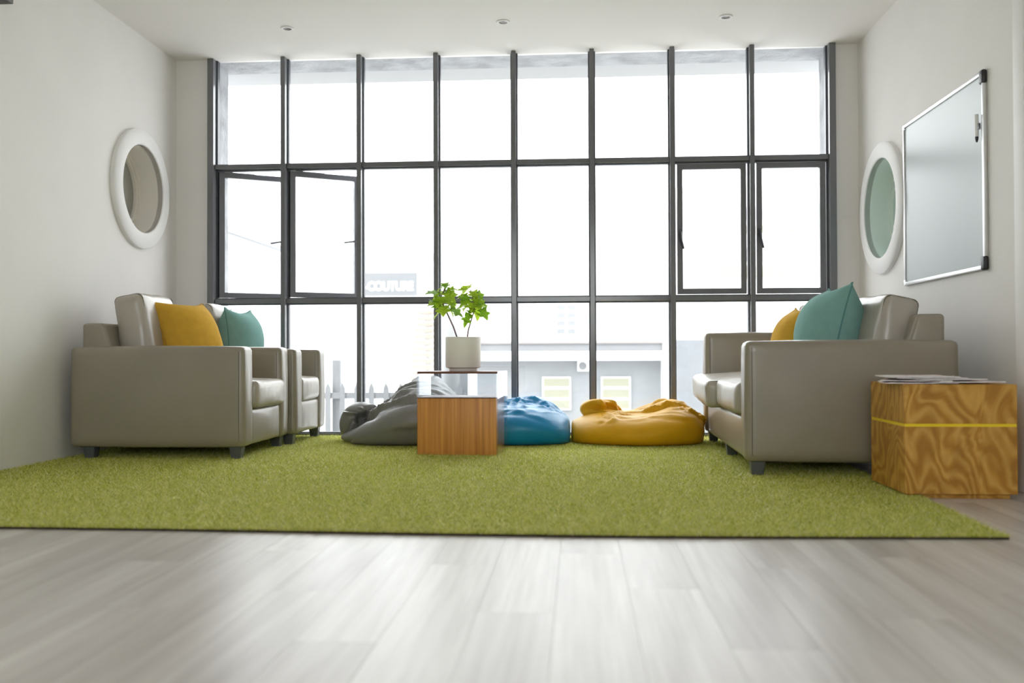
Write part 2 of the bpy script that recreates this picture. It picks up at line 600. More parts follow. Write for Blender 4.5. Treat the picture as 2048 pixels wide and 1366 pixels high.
ce = bx('ceiling', (XL - .2, YF - .2, ZC), (XR + .2, 6.97, ZC + .15), M_ceil)
tag(ce, 'smooth white ceiling with three recessed downlights', 'ceiling', kind='structure')
wf = MB()
FX0, FX1, FZ0, FZ = -1.6, 1.0, .8, 2.5  # opening added in the unseen wall, sized for the fill light it gives
wf.box((XL - .2, YF - .2, -.1), (FX0, YF, ZC + .1)).box((FX1, YF - .2, -.1), (XR + .2, YF, ZC + .1)).box((FX0, YF - .2, FZ), (FX1, YF, ZC + .1)).box((FX0, YF - .2, -.1), (FX1, YF, FZ0))
wf = wf.build('wall_front', M_wall)
tag(wf, 'white wall closing the room behind the viewer, with an opening added for fill light', 'wall', kind='structure')
w4 = thing('fill_window', 'three-part window added behind the viewer to let in fill light', 'window', (0, YF - .1, 0), kind='structure')  # unseen window, added to brighten the sides that face the camera
for k in range(4):
    xx = FX0 + (FX1 - FX0) * k / 3
    bx('mullion', (xx - .025, -.03, FZ0), (xx + .025, .03, FZ), M_frame, w4)
    if k < 3:
        bx('pane', (xx + .025, -.004, FZ0 + .03), (xx + (FX1 - FX0) / 3 - .025, .004, FZ - .03), M_glass, w4)
        for z_ in (FZ0, FZ - .03):
            bx('transom', (xx + .025, -.03, z_), (xx + (FX1 - FX0) / 3 - .025, .03, z_ + .03), M_frame, w4)

def wall_with_porthole(name, X, sgn, cy, cz, r, depth):
    """inner face at X looking along -sgn, round hole, thick body behind"""
    m = MB()
    y0, y1, z0, z1 = YF, 6.97, -.05, ZC + .05
    s, N = r * 1.18, 64
    def rect(a, b, c, d):
        m.add([(X, a, c), (X, b, c), (X, b, d), (X, a, d)], [(0, 1, 2, 3)])
    rect(y0, cy - s, z0, z1); rect(cy + s, y1, z0, z1)
    rect(cy - s, cy + s, z0, cz - s); rect(cy - s, cy + s, cz + s, z1)
    ci, sq = [], []
    for k in range(N):
        w = 2 * PI * k / N
        c_, s_ = math.cos(w), math.sin(w)
        q = max(abs(c_), abs(s_))
        ci.append((X, cy + r * c_, cz + r * s_))
        sq.append((X, cy + s * c_ / q, cz + s * s_ / q))
    m.add(ci + sq, [(k, (k + 1) % N, N + (k + 1) % N, N + k) for k in range(N)])
    o = X + sgn * .30
    m.add([(o, y0, z0), (o, y1, z0), (o, y1, z1), (o, y0, z1)], [(0, 1, 2, 3)])
    m.add([(X, y0, z0), (X, y1, z0), (o, y1, z0), (o, y0, z0), (X, y0, z1), (X, y1, z1), (o, y1, z1), (o, y0, z1)],
          [(0, 1, 2, 3), (4, 5, 6, 7), (0, 3, 7, 4), (1, 2, 6, 5)])
    return m.build(name, M_wall)

def porthole(name, label, X, sgn, cy, cz, r, ro, depth, mrev, mpane):
    w = thing(name, label, 'window', (X, cy, cz), kind='structure')
    rot = Matrix.Rotation(sgn * PI / 2, 4, 'Y')           # lathe axis -> out through the wall
    lo = lambda prof, n=72: MB().lathe(prof, n, rot)
    lo([(r, .004), (r, -.030), (r + .006, -.036), (ro - .012, -.036), (ro, -.026), (ro, .0)]).build('ring_trim', M_trimw, w, 'auto')
    lo([(r, -.03), (r, depth)]).build('reveal', mrev, w, True)
    lo([(r, depth - .035), (r - .018, depth - .035), (r - .018, depth - .02), (r - .035, depth - .02), (r - .035, depth)]).build('glazing_ring', mrev, w, 'auto')
    lo([(r, depth), (.001, depth), (.001, depth + .01), (r, depth + .01)]).build('pane', mpane, w)
    return w

wl = wall_with_porthole('wall_left', XL, -1, 6.30, 1.75, .30, .17)
tag(wl, 'white plastered side wall behind the two armchairs', 'wall', kind='structure')
wr = wall_with_porthole('wall_right', XR, 1, 6.34, 1.555, .325, .17)
tag(wr, 'white plastered side wall carrying the whiteboard', 'wall', kind='structure')
porthole('window_2', 'round porthole window with grey pane above the armchairs', XL, -1, 6.30, 1.75, .30, .41, .17, M_reveal_l, M_pane_l)
porthole('window_3', 'round porthole window with greenish reveal beside the whiteboard', XR, 1, 6.34, 1.555, .325, .43, .17, M_reveal_r, M_pane_r)
t1 = bx('trim_1', (1.917, 4.20, 0), (XR + .02, 4.30, ZC), M_trimw, bevel=.004)
tag(t1, 'narrow white upright trim at the near end of the whiteboard wall', 'trim', kind='structure')

wb = MB()
wb.box((XL - .2, YB, -.1), (-2.745, 6.97, ZC))
wb.box((1.842, YB, -.1), (XR + .2, 6.97, ZC))
wb = wb.build('wall_back', M_wall)
tag(wb, 'white wall framing the big grid window', 'wall', kind='structure')
bx('concrete_jamb', (-3.3, 6.972, -.8), (-2.72, 7.215, 2.82), M_conc, wb)
bx('concrete_jamb', (1.822, 6.972, -.8), (2.4, 7.25, 2.82), M_conc, wb)
bx('concrete_lintel', (-3.3, 6.972, 2.82), (2.4, 7.27, 3.3), M_conc, wb)
bx('canopy_slab', (-3.6, 7.272, 2.825), (2.7, 7.60, 3.0), plain('canopy_soffit_paint', (.44, .44, .445), .85), wb)
bx('outer_sill', (-2.9, 6.975, -.8), (2.0, 7.12, -.02), M_conc, wb)

# ------------------------------------------------------------------ the grid window
win = thing('window_1', 'tall grid window of 24 panes in charcoal metal frame', 'window', (0, YB, 0), kind='structure')
MX = [-2.714, -2.172, -1.602, -1.031, -.459, .110, .687, 1.254, 1.814]
R1, R2 = (1.988, 2.036), (.983, 1.032)
ZT, ZS = ZC, .035
def bar_v(name, x, wf_, wr_, z0, z1):
    m = MB()
    m.box((x - wf_ / 2, -.045, z0), (x + wf_ / 2, .018, z1))
    o = m.build(name, M_frame, win, bevel=.002, seg=1)
    b = MB().box((x - wr_ / 2, .019, z0), (x + wr_ / 2, .062, z1)).build('glazing_bead', M_frame2, o)
    return o
bar_v('jamb', MX[0] - .008, .046, .066, 0, ZT)
bar_v('jamb', MX[8] + .004, .046, .066, 0, ZT)
for x in MX[1:8]:
    bar_v('mullion', x, .034, .052, 0, ZT)
def bar_h(name, x0, x1, z0, z1):
    c, h = (z0 + z1) / 2, z1 - z0
    o = MB().box((x0, -.017, c - h * .36), (x1, .0175, c + h * .36)).build(name, M_frame, win, bevel=.002, seg=1)
    MB().box((x0, .0185, z0 - .002), (x1, .061, z1 + .002)).build('glazing_bead', M_frame2, o)
for i in range(8):
    a, b = MX[i] + .018, MX[i + 1] - .018
    bar_h('transom', a, b, *R1)
    bar_h('transom', a, b, *R2)
    bar_h('sill_rail', a, b, 0, ZS)
    for (z0, z1, r) in ((ZS, R2[0], 0), (R2[1], R1[0], 1), (R1[1], ZT, 2)):
        if r == 1 and i in (0, 1, 6, 7):
            continue
        bx('pane', (MX[i] + .02, .037, z0 - .005), (MX[i + 1] - .02, .043, z1 + .005), M_glass, win)
def sash(i, ang, hinge_left):
    x0, x1 = (MX[i] + .030, MX[i + 1] - .004) if hinge_left else (MX[i] + .036, MX[i + 1] - .036)
    z0, z1 = R2[1] + .006, R1[0] - .006
    w, t = x1 - x0, .040
    m = MB()
    m.box((0, -.018, z0), (t, .022, z1)); m.box((w - t, -.018, z0), (w, .022, z1))
    m.box((t, -.018, z0), (w - t, .022, z0 + t)); m.box((t, -.018, z1 - t), (w - t, .022, z1))
    # hinge on the jamb side, swings outwards
    o = m.build('casement_sash', M_frame, win)
    o.location = (x0, .032, 0)
    o.rotation_euler = (0, 0, ang)
    bx('pane', (t - .006, 0, z0 + t - .006), (w - t + .006, .006, z1 - t + .006), M_glass, o)
    h = MB()
    hz = z0 + .44
    if hinge_left:
        hx = w - .02
        h.box((hx - .012, -.034, hz - .03), (hx + .012, -.018, hz + .03))
        h.tube([(hx, -.04, hz), (hx - .05, -.055, hz - .006), (hx - .115, -.055, hz - .018)], [.007, .007, .006], 8)
        h.tube([(hx, -.015, hz), (hx, -.058, hz)], .008, 8)
    else:
        hx = .02
        h.box((hx - .012, -.034, hz - .03), (hx + .012, -.018, hz + .03))
        h.tube([(hx, -.046, hz + .01), (hx + .004, -.052, hz - .05), (hx + .022, -.052, hz - .115)], [.010, .010, .007], 8)
        h.tube([(hx, -.015, hz), (hx, -.055, hz)], .009, 8)
    h.build('handle', M_frame2, o, 'auto')
    if hinge_left:
        MB().box((.04, -.02, z1 - .002), (.26, -.004, z1 + .004)).build('friction_stay', M_metal, o)
    return o
sash(0, math.radians(30), True)
sash(1, math.radians(31), True)
for i in (6, 7):
    sash(i, 0, False)

# ------------------------------------------------------------------ ceiling downlights
for x, y, lab in ((-1.95, 6.26, 'small recessed ceiling downlight above the armchairs'),
                  (-.486, 6.25, 'small recessed ceiling downlight above the potted plant, middle of three'),
                  (.98, 6.27, 'small recessed ceiling downlight above the beige sofa')):
    d = thing('recessed_downlight', lab, 'ceiling light', (x, y, ZC), group='recessed ceiling downlights')
    MB().lathe([(.026, -.002), (.030, -.008), (.043, -.007), (.046, -.003), (.046, .0)], 40).build('trim_ring', M_trimw, d, 'auto')
    MB().lathe([(.0305, -.0055), (.022, -.0035), (.001, -.003)], 32).build('lamp', M_lamp, d, True)

# ================================================================== TURF RUG
rug = thing('artificial_grass_rug', 'large green artificial grass rug covering the floor under the seats', 'rug', (0, 0, 0))
def rug_front(x):
    return 3.205 - .055 * math.exp(-((x - .1) / 1.3) ** 2)
RX0, RX1, RY1 = XL + .004, 1.425, 6.87
def rug_right(y):
    return 1.395 + .03 * min(1, (y - 3.15) / .9)
N = 60
vs, fs = [], []
for k in range(N + 1):
    t = k / N
    xa = RX0 + (1.395 - RX0) * t
    ya = rug_front(xa)
    xb = RX0 + (RX1 - RX0) * t
    vs += [(xa, ya, 0.0), (xa, ya, .007), (xb, RY1, .007), (xb, RY1, 0.0)]
for k in range(N):
    a, b = 4 * k, 4 * k + 4
    fs += [(a, b, b + 1, a + 1), (a + 1, b + 1, b + 2, a + 2), (a + 2, b + 2, b + 3, a + 3), (a + 3, b + 3, b, a)]
fs += [(0, 1, 2, 3), (4 * N + 3, 4 * N + 2, 4 * N + 1, 4 * N)]
MB().add(vs, fs).build('backing', M_backing, rug)
rng = np.random.RandomState(3)
# tufts thin out with distance from the near edge, and are broader there
def turf(n, y0, y1, hgt, wid):
    x = rng.uniform(RX0 + .003, RX1, n)
    y = rng.uniform(y0, y1, n)
    fr = 3.205 - .055 * np.exp(-((x - .1) / 1.3) ** 2)
    ok = (y > fr + .001) & (x < 1.395 + .03 * np.minimum(1, (y - 3.15) / .9)) & (y < RY1)
    x, y = x[ok], y[ok]
    n = len(x)
    a = rng.uniform(0, 2 * PI, n)
    h = hgt * rng.uniform(.45, 1.0, n)
    lean = rng.uniform(.4, 1.6, n) * hgt
    b = rng.uniform(0, 2 * PI, n)
    w = wid * rng.uniform(.6, 1.2, n)
    P = np.zeros((n, 3, 3))
    P[:, 0] = np.stack([x - np.cos(a) * w, y - np.sin(a) * w, np.full(n, .006)], 1)
    P[:, 1] = np.stack([x + np.cos(a) * w, y + np.sin(a) * w, np.full(n, .006)], 1)
    P[:, 2] = np.stack([x + np.cos(b) * lean, y + np.sin(b) * lean, .006 + h], 1)
    P[:, 2, 0] = np.clip(P[:, 2, 0], RX0, 1.44)
    return P.reshape(-1, 3)
V = np.concatenate([turf(200000, 3.1, 4.4, .018, .0022), turf(230000, 4.4, 6.9, .019, .0029), turf(22000, 3.13, 3.23, .016, .0020)])
# ragged rim on the right
nt3 = len(V) // 3
me = bpy.data.meshes.new('pile')
me.vertices.add(len(V))
me.vertices.foreach_set('co', V.astype(np.float32).ravel())
me.loops.add(len(V))
me.loops.foreach_set('vertex_index', np.arange(len(V), dtype=np.int32))
me.polygons.add(nt3)
me.polygons.foreach_set('loop_start', np.arange(0, len(V), 3, dtype=np.int32))
me.update()
me.validate()
pile = put('pile', me, M_turf, rug)
tag(pile, 'short green plastic grass pile', kind='stuff')
th = MB()
tv, tf = [], []
for k in range(N + 1):
    t = k / N
    xa = RX0 + (1.393 - RX0) * t
    tv += [(xa, rug_front(xa) + .003, .0075), (RX0 + (RX1 - .002 - RX0) * t, RY1 - .002, .0075)]
for k in range(N):
    tf.append((2 * k, 2 * k + 2, 2 * k + 3, 2 * k + 1))
MB().add(tv, tf).build('thatch', M_thatch, rug)
GZ = .012      # where feet stand in the pile

# ================================================================== SEATING
def leg_mesh():
    m = MB()
    a, b, h = .036, .026, .070
    m.add([(-b, -b, 0), (b, -b, 0), (b, b, 0), (-b, b, 0), (-a, -a, h), (a, -a, h), (a, a, h), (-a, a, h)],
          [(3, 2, 1, 0), (4, 5, 6, 7), (0, 1, 5, 4), (1, 2, 6, 5), (2, 3, 7, 6), (3, 0, 4, 7)])
    return m.mesh('leg', bevel=.003, seg=1)
LEG = leg_mesh()

def seam_loop(sx, sy, sz, r=.004, n=10):
    """piping round the rim of a box cushion's side panel"""
    pts = []
    cr = .03
    for cxs, czs, a0 in ((1, 1, 0), (-1, 1, PI / 2), (-1, -1, PI), (1, -1, 1.5 * PI)):
        for k in range(5):
            a = a0 + k * PI / 8
            pts.append((cxs * (sx - cr) + cr * math.cos(a), sy, czs * (sz - cr) + cr * math.sin(a)))
    pts.append(pts[0])
    return pts

def seating(name, label, cat, loc, rz, W, D, arm_h, ncush, group=None, arm_t=.15, seats=None, backs=None, front=0.03):
    t = thing(name, label, cat, loc, rz, group)
    zb = .070
    for s, h in zip((-1, 1), arm_h):
        m = soft_box((D, arm_t, h - zb), .028, (28, 8, 18), (.006, .010, .006), .0025, 3.5, seed=s + W)
        a = m.build('arm', M_leather, t, True, loc=(D / 2, s * (W / 2 - arm_t / 2), zb + (h - zb) / 2))
        # stitched seam round the front panel
        for yy in (-1, 1):
            sm = MB()
            sm.tube([(D / 2 - .030, yy * (arm_t / 2 + .004), -(h - zb) / 2 + .03), (D / 2 - .030, yy * (arm_t / 2 + .0095), 0),
                     (D / 2 - .030, yy * (arm_t / 2 + .004), (h - zb) / 2 - .03)], .0022, 6)
            sm.build('seam', M_thread, a)
    iw = W - 2 * arm_t
    soft_box((D - .16, iw + .02, .215), .02, (16, 18, 10), (.008, 0, .004), .003, 4, seed=W).build('base', M_leather, t, True, loc=((D - .16) / 2 + .148, 0, zb + .1075))
    # backrest: upright outside, sloping inside
    m = MB()
    hw = W / 2 - .05
    prof = [(.045, .10), (.045, .785), (.175, .785), (.285, .43), (.285, .10)]
    vs = [(x, s * hw, z) for s in (-1, 1) for x, z in prof]
    n = len(prof)
    m.add(vs, [tuple(range(n)), tuple(range(2 * n - 1, n - 1, -1))] + [(k, n + k, n + (k + 1) % n, (k + 1) % n) for k in range(n)])
    m.build('backrest', M_leather, t, 'auto', bevel=.022, seg=4)
    bx('dust_cover', (.05, -W / 2 + .03, zb - .004), (D - .06, W / 2 - .03, zb + .002), M_under, t)
    cw = iw / ncush
    for k in range(ncush):
        yc = -iw / 2 + cw * (k + .5)
        dx, dz, tilt, roll = seats[k]
        ln = D - .26
        c = soft_box((ln, cw - .006, .158), .034, (22, 20, 12), (.012, .010, .016), .007, 7, seed=k + W * 3).build(
            'seat_cushion', M_leather2, t, True, loc=(D - ln / 2 + front + dx, yc, .285 + .079 + dz), rot=(roll, tilt, 0))
        for yy in (-1, 1):
            pm = MB()
            pm.tube(seam_loop(ln / 2 - .004, yy * (cw / 2 - .026), .079 - .004), .0032, 6, cap=False)
            pm.build('piping', M_thread, c, True)
    for k in range(ncush):
        yc = -iw / 2 + cw * (k + .5)
        dx, dz, tilt, rz2, hh = backs[k]
        c = soft_box((.175, cw - .012, hh), .045, (12, 20, 20), (.030, .012, .012), .010, 6, seed=k + 5 + W).build(
            'back_cushion', M_leather2, t, True, loc=(.285 + .075 + dx, yc, .44 + hh / 2 - .01 + dz), rot=(0, tilt, rz2))
        for yy in (-1, 1):
            pm = MB()
            pm.tube(seam_loop(.175 / 2 - .003, yy * (cw / 2 - .030), hh / 2 - .004), .003, 6, cap=False)
            pm.build('piping', M_thread, c, True)
    ys = [-W / 2 + .06, W / 2 - .06] if ncush == 1 else [-W / 2 + .06, 0, W / 2 - .06]
    for lx in (.10, D - .062):
        for ly in ys:
            put('leg', LEG, M_leg, t, (lx, ly, 0))
    return t

seating('armchair', 'taupe leather armchair with the mustard pillow, nearer of the two', 'armchair',
        (-2.925, 5.69, GZ), 0, .83, 1.03, (.645, .645), 1, 'taupe leather armchairs',
        seats=[(0, 0, 0, 0)], backs=[(-.07, .03, -.17, .05, .50)])
seating('armchair', 'taupe leather armchair with the teal pillow, next to the window', 'armchair',
        (-2.885, 6.497, GZ), 0, .725, 1.03, (.635, .635), 1, 'taupe leather armchairs',
        seats=[(-.03, 0, 0, 0)], backs=[(-.02, .02, -.15, 0, .49)])
seating('loveseat_sofa', 'taupe leather two-seat sofa under the whiteboard', 'sofa',
        (1.835, 5.60, GZ), PI - math.radians(1.4), 1.92, 1.0, (.735, .655), 2,
        seats=[(.055, .02, .05, -.03), (-.005, .0, -.01, .0)], backs=[(-.03, .0, -.14, 0, .48), (-.09, .0, -.20, .06, .45)])

# ------------------------------------------------------------------ throw pillows
def pillow(label, mat, matp, centre, wdir, lean_dir, lean, size, seed, press=1.0):
    me, loop = pillow_mesh(size, 30, press, seed, 'throw_pillow')
    o = put('throw_pillow', me, mat)
    sub = o.modifiers.new('smooth', 'SUBSURF')
    sub.levels = sub.render_levels = 1
    w = Vector(wdir).normalized()
    nrm0 = Vector(lean_dir).normalized()                # the way the face looks
    h = (Vector((0, 0, 1)) * math.cos(lean) - nrm0 * math.sin(lean)).normalized()
    h = (h - w * h.dot(w)).normalized()
    nn = w.cross(h)
    mm = Matrix((w, h, nn)).transposed().to_4x4()
    mm.translation = centre
    o.matrix_world = mm
    pp = MB()
    pp.tube(loop + [loop[0]], .0034, 6, cap=False)
    pp.build('piping', matp, o, True)
    tag(o, label, 'pillow')
    return o
pillow('mustard yellow throw pillow leaning in the nearer armchair', M_yellow, M_yellow2, (-2.435, 5.77, .735), (.34, .94, 0), (.94, -.34, 0), math.radians(25), .52, 1, 1.0)
pillow('teal throw pillow standing in the armchair by the window', M_teal, M_teal2, (-2.365, 6.50, .725), (.06, 1, 0), (1, -.06, 0), math.radians(4), .47, 2, 1.1)
pillow('teal throw pillow leaning in the two-seat sofa', M_teal, M_teal2, (1.355, 5.20, .735), (.02, 1, 0), (-1, .02, 0), math.radians(13), .54, 3, 1.2)
pillow('mustard yellow throw pillow in the sofa, behind the teal one', M_yellow, M_yellow2, (1.33, 5.80, .672), (.0, 1, 0), (-1, 0, 0), math.radians(8), .50, 4, 1.1)

# ================================================================== BEAN BAGS
def fan(px, ph, n, a0, a1, l0, l1, w, amp, rr):
    """folds fanning out of a gather at (px, ph) on the unrolled cover"""
    out = []
    for k in range(n):
        t = math.radians(a0 + (a1 - a0) * (k + rr.uniform(-.3, .3)) / max(1, n - 1))
        r0, L = rr.uniform(.01, .04), rr.uniform(l0, l1)
        bend = rr.uniform(-.25, .25) * L
        out.append((px + r0 * math.cos(t), ph + r0 * math.sin(t), px + L * math.cos(t), ph + L * math.sin(t), bend, w * rr.uniform(.7, 1.4), amp * rr.uniform(.5, 1.2)))
    return out

def drape(me, folds, y0, seed, soft=.006):
    """raise long cloth folds along the surface normal; coordinates run along x and up the front, over the top"""
    o = bpy.data.objects.new('tmp', me)
    COL.objects.link(o)
    sm = o.modifiers.new('s', 'SUBSURF')
    sm.levels = 1
    bpy.context.view_layer.update()
    out = bpy.data.meshes.new_from_object(o.evaluated_get(bpy.context.evaluated_depsgraph_get()))
    bpy.data.objects.remove(o)
    n = len(out.vertices)
    co = np.empty(n * 3); out.vertices.foreach_get('co', co); co = co.reshape(-1, 3)
    no = np.empty(n * 3); out.vertex_normals.foreach_get('vector', no); no = no.reshape(-1, 3)
    X = co[:, 0]
    Hh = co[:, 2] + (co[:, 1] - y0) * .9
    jx = np.array([noise.noise(Vector((p[0] * 6, p[1] * 6 + seed, p[2] * 6))) for p in co]) * .014
    jy = np.array([noise.noise(Vector((p[0] * 6 + 31, p[1] * 6, p[2] * 6 + seed))) for p in co]) * .014
    d = np.array([noise.noise(Vector((p[0] * 5, p[1] * 7, p[2] * 7 + seed * 2))) for p in co]) * soft
    U, Vv = X + jx, Hh + jy
    for (ax, ay, bx_, by, bend, w, am) in folds:
        L = math.hypot(bx_ - ax, by - ay) + 1e-6
        ex, ey = (bx_ - ax) / L, (by - ay) / L
        s_ = ((U - ax) * ex + (Vv - ay) * ey) / L
        t_ = -(U - ax) * ey + (Vv - ay) * ex
        t_ = t_ - bend * 4 * s_ * (1 - s_)
        tap = np.clip(s_ / .15, 0, 1) * np.clip((1.15 - s_) / .5, 0, 1)
        tap = tap * tap * (3 - 2 * tap)
        ww = w * (.7 + .6 * np.clip(s_, 0, 1))
        d += am * tap * (np.exp(-np.abs(t_ / ww) ** 1.6) - .75 * np.exp(-((t_ + 1.7 * ww) / (.9 * ww)) ** 2))
    d *= np.clip((co[:, 2] - .012) / .05, 0, 1)
    co = co + no * d[:, None]
    ed = np.empty(len(out.edges) * 2, dtype=np.int32); out.edges.foreach_get('vertices', ed); ed = ed.reshape(-1, 2)
    ia, ib = np.concatenate([ed[:, 0], ed[:, 1]]), np.concatenate([ed[:, 1], ed[:, 0]])
    va = np.bincount(ia, minlength=n)[:, None]
    for _ in range(3):
        av = np.stack([np.bincount(ia, weights=co[ib, q], minlength=n) for q in range(3)], 1) / va
        co = co * .5 + av * .5
    co[:, 2] = np.maximum(co[:, 2], .014)
    co[:, 1] = np.minimum(co[:, 1], 6.868)
    out.vertices.foreach_set('co', co.ravel())
    out.polygons.foreach_set('use_smooth', [True] * len(out.polygons))
    out.update()
    return out

def finish_bag(name, label, me, mat, cx, cy):
    for q in me.vertices:
        q.co.x -= cx
        q.co.y -= cy
    o = put(name, me, mat, None, (cx, cy, 0))
    tag(o, label, 'bean bag', 'bean bags along the window')
    return o

def lump(axes, centre, rot, dents, folds, y0, seed):
    """loose crumpled end of a cover"""
    v, e, t = ico(5)
    x = v.copy()
    for (dx, dy, dz, R, dep) in dents:
        dd = np.array((dx, dy, dz)) / np.linalg.norm((dx, dy, dz))
        c = v @ dd
        x = x - dd * (dep * np.exp(-((1 - c) / R) ** 2))[:, None]
    x = x * np.array(axes)
    x = x @ np.array(rot.to_matrix()).T + np.array(centre)
    m = MB()
    m.v, m.f = [tuple(p) for p in x], [tuple(q) for q in t]
    return drape(m.mesh('lump', True), folds, y0, seed, .012)

from mathutils import Euler
rr = random.Random(5)
def loose(n, x0, x1, h0, h1, lmin, lmax, ang, w, amp):
    out = []
    for _ in range(n):
        x, h, t, L = rr.uniform(x0, x1), rr.uniform(h0, h1), math.radians(rr.uniform(*ang)), rr.uniform(lmin, lmax)
        out.append((x, h, x + L * math.cos(t), h + L * math.sin(t), rr.uniform(-.2, .2) * L, w * rr.uniform(.6, 1.4), amp * rr.uniform(.5, 1.2)))
    return out
# ochre bag: broad, sunk in the middle, crest at both ends
lev = lambda x, y: .20 + .10 * np.exp(-((x - .68) / .20) ** 2) + .05 * np.exp(-((x - .13) / .13) ** 2)
me, X_, V_ = bag_mesh((.45, .29, .24), (.41, 6.60, .26), lev, 6.862, (-.045, .828), 'bean_bag', 150, 7, 1, slack=1.03, kp=.016)
fo = [(.185, .27, .165, .11, .01, .013, .030), (.215, .25, .205, .14, -.01, .012, .02), (.15, .10, .13, .03, 0, .010, .008), (.80, .30, .84, .06, .01, .016, .02)] + fan(.20, .25, 9, -100, 60, .10, .30, .012, .016, rr) + fan(.72, .36, 8, 120, 320, .10, .28, .014, .018, rr) + loose(14, .2, .7, .24, .5, .12, .28, (-25, 35), .013, .02) + loose(6, .0, .7, .05, .16, .15, .35, (-8, 12), .020, .006)
me = drape(me, fo, 6.34, 1.3)
by_ = finish_bag('bean_bag', 'ochre yellow bean bag slumped beside the sofa', me, M_bag_y, .41, 6.60)
fl_ = lump((.150, .15, .078), (-.250, -.03, .215), Euler((.1, .16, .1)), [(-.5, -1, .1, .25, .30), (.7, -.8, .5, .18, .55)], fan(-.15, .25, 9, 110, 260, .08, .24, .014, .026, rr), -.20, 4.2)
put('gathered_flap', fl_, M_bag_y, by_)
# blue bag
lev = lambda x, y: .25 + .06 * np.exp(-((x + .30) / .25) ** 2) - .09 * np.clip((x + .20) / .2, 0, 1)
me, X_, V_ = bag_mesh((.37, .28, .26), (-.42, 6.60, .28), lev, 6.862, (-.752, -.055), 'bean_bag', 150, 7, 2, slack=1.03, kp=.016)
fo = fan(-.36, .45, 10, 190, 350, .10, .32, .014, .020, rr) + fan(-.12, .26, 7, 90, 230, .08, .25, .013, .016, rr) + loose(12, -.6, -.15, .28, .5, .08, .22, (-50, 50), .014, .015) + loose(8, -.6, -.15, .06, .2, .12, .3, (-20, 25), .018, .010)
me = drape(me, fo, 6.34, 2.9)
finish_bag('bean_bag', 'blue bean bag behind the clear box table', me, M_bag_b, -.42, 6.60)
# grey bag: heaped behind the table, empty folded mouth to one side
lev = lambda x, y: .13 + .33 * np.exp(-((x + 1.03) / .30) ** 2)
me, X_, V_ = bag_mesh((.45, .28, .32), (-1.18, 6.60, .34), lev, 6.862, (-1.64, -.768), 'bean_bag', 150, 7, 5, slack=1.04, kp=.014)
fo = fan(-1.44, .22, 9, -50, 62, .20, .50, .024, .034, rr) + loose(8, -1.35, -1.0, .3, .6, .15, .3, (15, 50), .014, .018) + loose(10, -1.42, -1.08, .05, .22, .15, .35, (0, 28), .018, .022) + loose(8, -1.4, -.9, .3, .6, .1, .3, (20, 60), .012, .016)
me = drape(me, fo, 6.34, 5.2)
bg_ = finish_bag('bean_bag', 'grey bean bag with a crumpled folded end beside the window', me, M_bag_g, -1.18, 6.60)
fm_ = lump((.165, .135, .150), (-.315, -.10, .120), Euler((.05, .45, .35)), [(.30, -1, .30, .20, .80), (.6, -.5, -.9, .3, .35)], fan(-.30, .20, 8, 0, 360, .07, .2, .014, .020, rr), -.22, 7.7)
put('folded_mouth', fm_, M_bag_g, bg_)

# ================================================================== CLEAR BOX TABLE WITH PLANT
ta = thing('acrylic_side_table', 'clear acrylic cube table with bamboo box inside and thin wood top', 'side table', (-.955, 5.572, .010), math.radians(-4.3))
TW, TD, TH, th_ = .488, .375, .497, .008
bx('wood_box', (.003, .010, .002), (TW - .012, TD - .05, .338), M_bamboo, ta, bevel=.002)
bx('wood_top', (.006, -.001, TH - .013), (TW - .004, TD - .03, TH - .001), M_edge, ta, bevel=.0015)
bx('box_lid', (.004, .008, .338), (TW - .011, TD - .048, .3435), M_edge, ta)
bx('acrylic_panel', (0, TD - th_, 0), (TW, TD, TH), M_acryl, ta)
bx('acrylic_panel', (TW - th_, .0, 0), (TW, TD - th_, TH), M_acryl, ta)
bx('acrylic_panel', (-.001, .0, 0), (th_ - .006, TD - th_, TH), M_acryl, ta)
bx('acrylic_panel', (th_, -.002, .338), (TW - th_, .004, TH - .013), M_acryl, ta)

pp = thing('potted_plant', 'leafy green plant in an off-white round pot on the clear table', 'potted plant', (-.697, 5.745, .506))
MB().lathe([(.001, .0), (.084, .0), (.086, .004), (.086, .016), (.105, .022), (.108, .030), (.108, .203), (.106, .207), (.101, .207), (.099, .200), (.099, .03), (.001, .03)], 64).build('pot', M_pot, pp, 'auto')
MB().lathe([(.099, .176), (.06, .184), (.001, .186)], 32).build('soil', M_soil, pp, True)
def leaf_mesh(seed):
    rr = random.Random(seed)
    # lobed outline, tip towards +x
    half = [(0, 0), (.06, .14), (.02, .30), (-.02, .46), (.20, .36), (.30, .30), (.40, .48), (.55, .58), (.58, .36), (.62, .22), (.80, .16), (1, 0)]
    half = [(x * rr.uniform(.93, 1.07), y * rr.uniform(.85, 1.12)) for x, y in half]
    half[0], half[-1] = (0, 0), (1, 0)
    m = MB()
    curl = rr.uniform(.10, .34)
    fold = rr.uniform(.10, .35)
    def z(x, y):
        return -curl * x * x + fold * abs(y) * .8 - .12 * y * y + .02 * math.sin(9 * x + 3 * y)
    mid = [(x, 0, z(x, 0)) for x, _ in half]
    n = len(half)
    vs = [*mid] + [(x, y, z(x, y)) for x, y in half] + [(x, -y, z(x, y)) for x, y in half]
    fs = []
    for i in range(n - 1):
        fs += [(i, i + 1, n + i + 1, n + i), (i + 1, i, 2 * n + i, 2 * n + i + 1)]
    m.add(vs, fs)
    return m.mesh('leaf', True)
LEAVES = [leaf_mesh(k) for k in range(7)]
rr = random.Random(11)
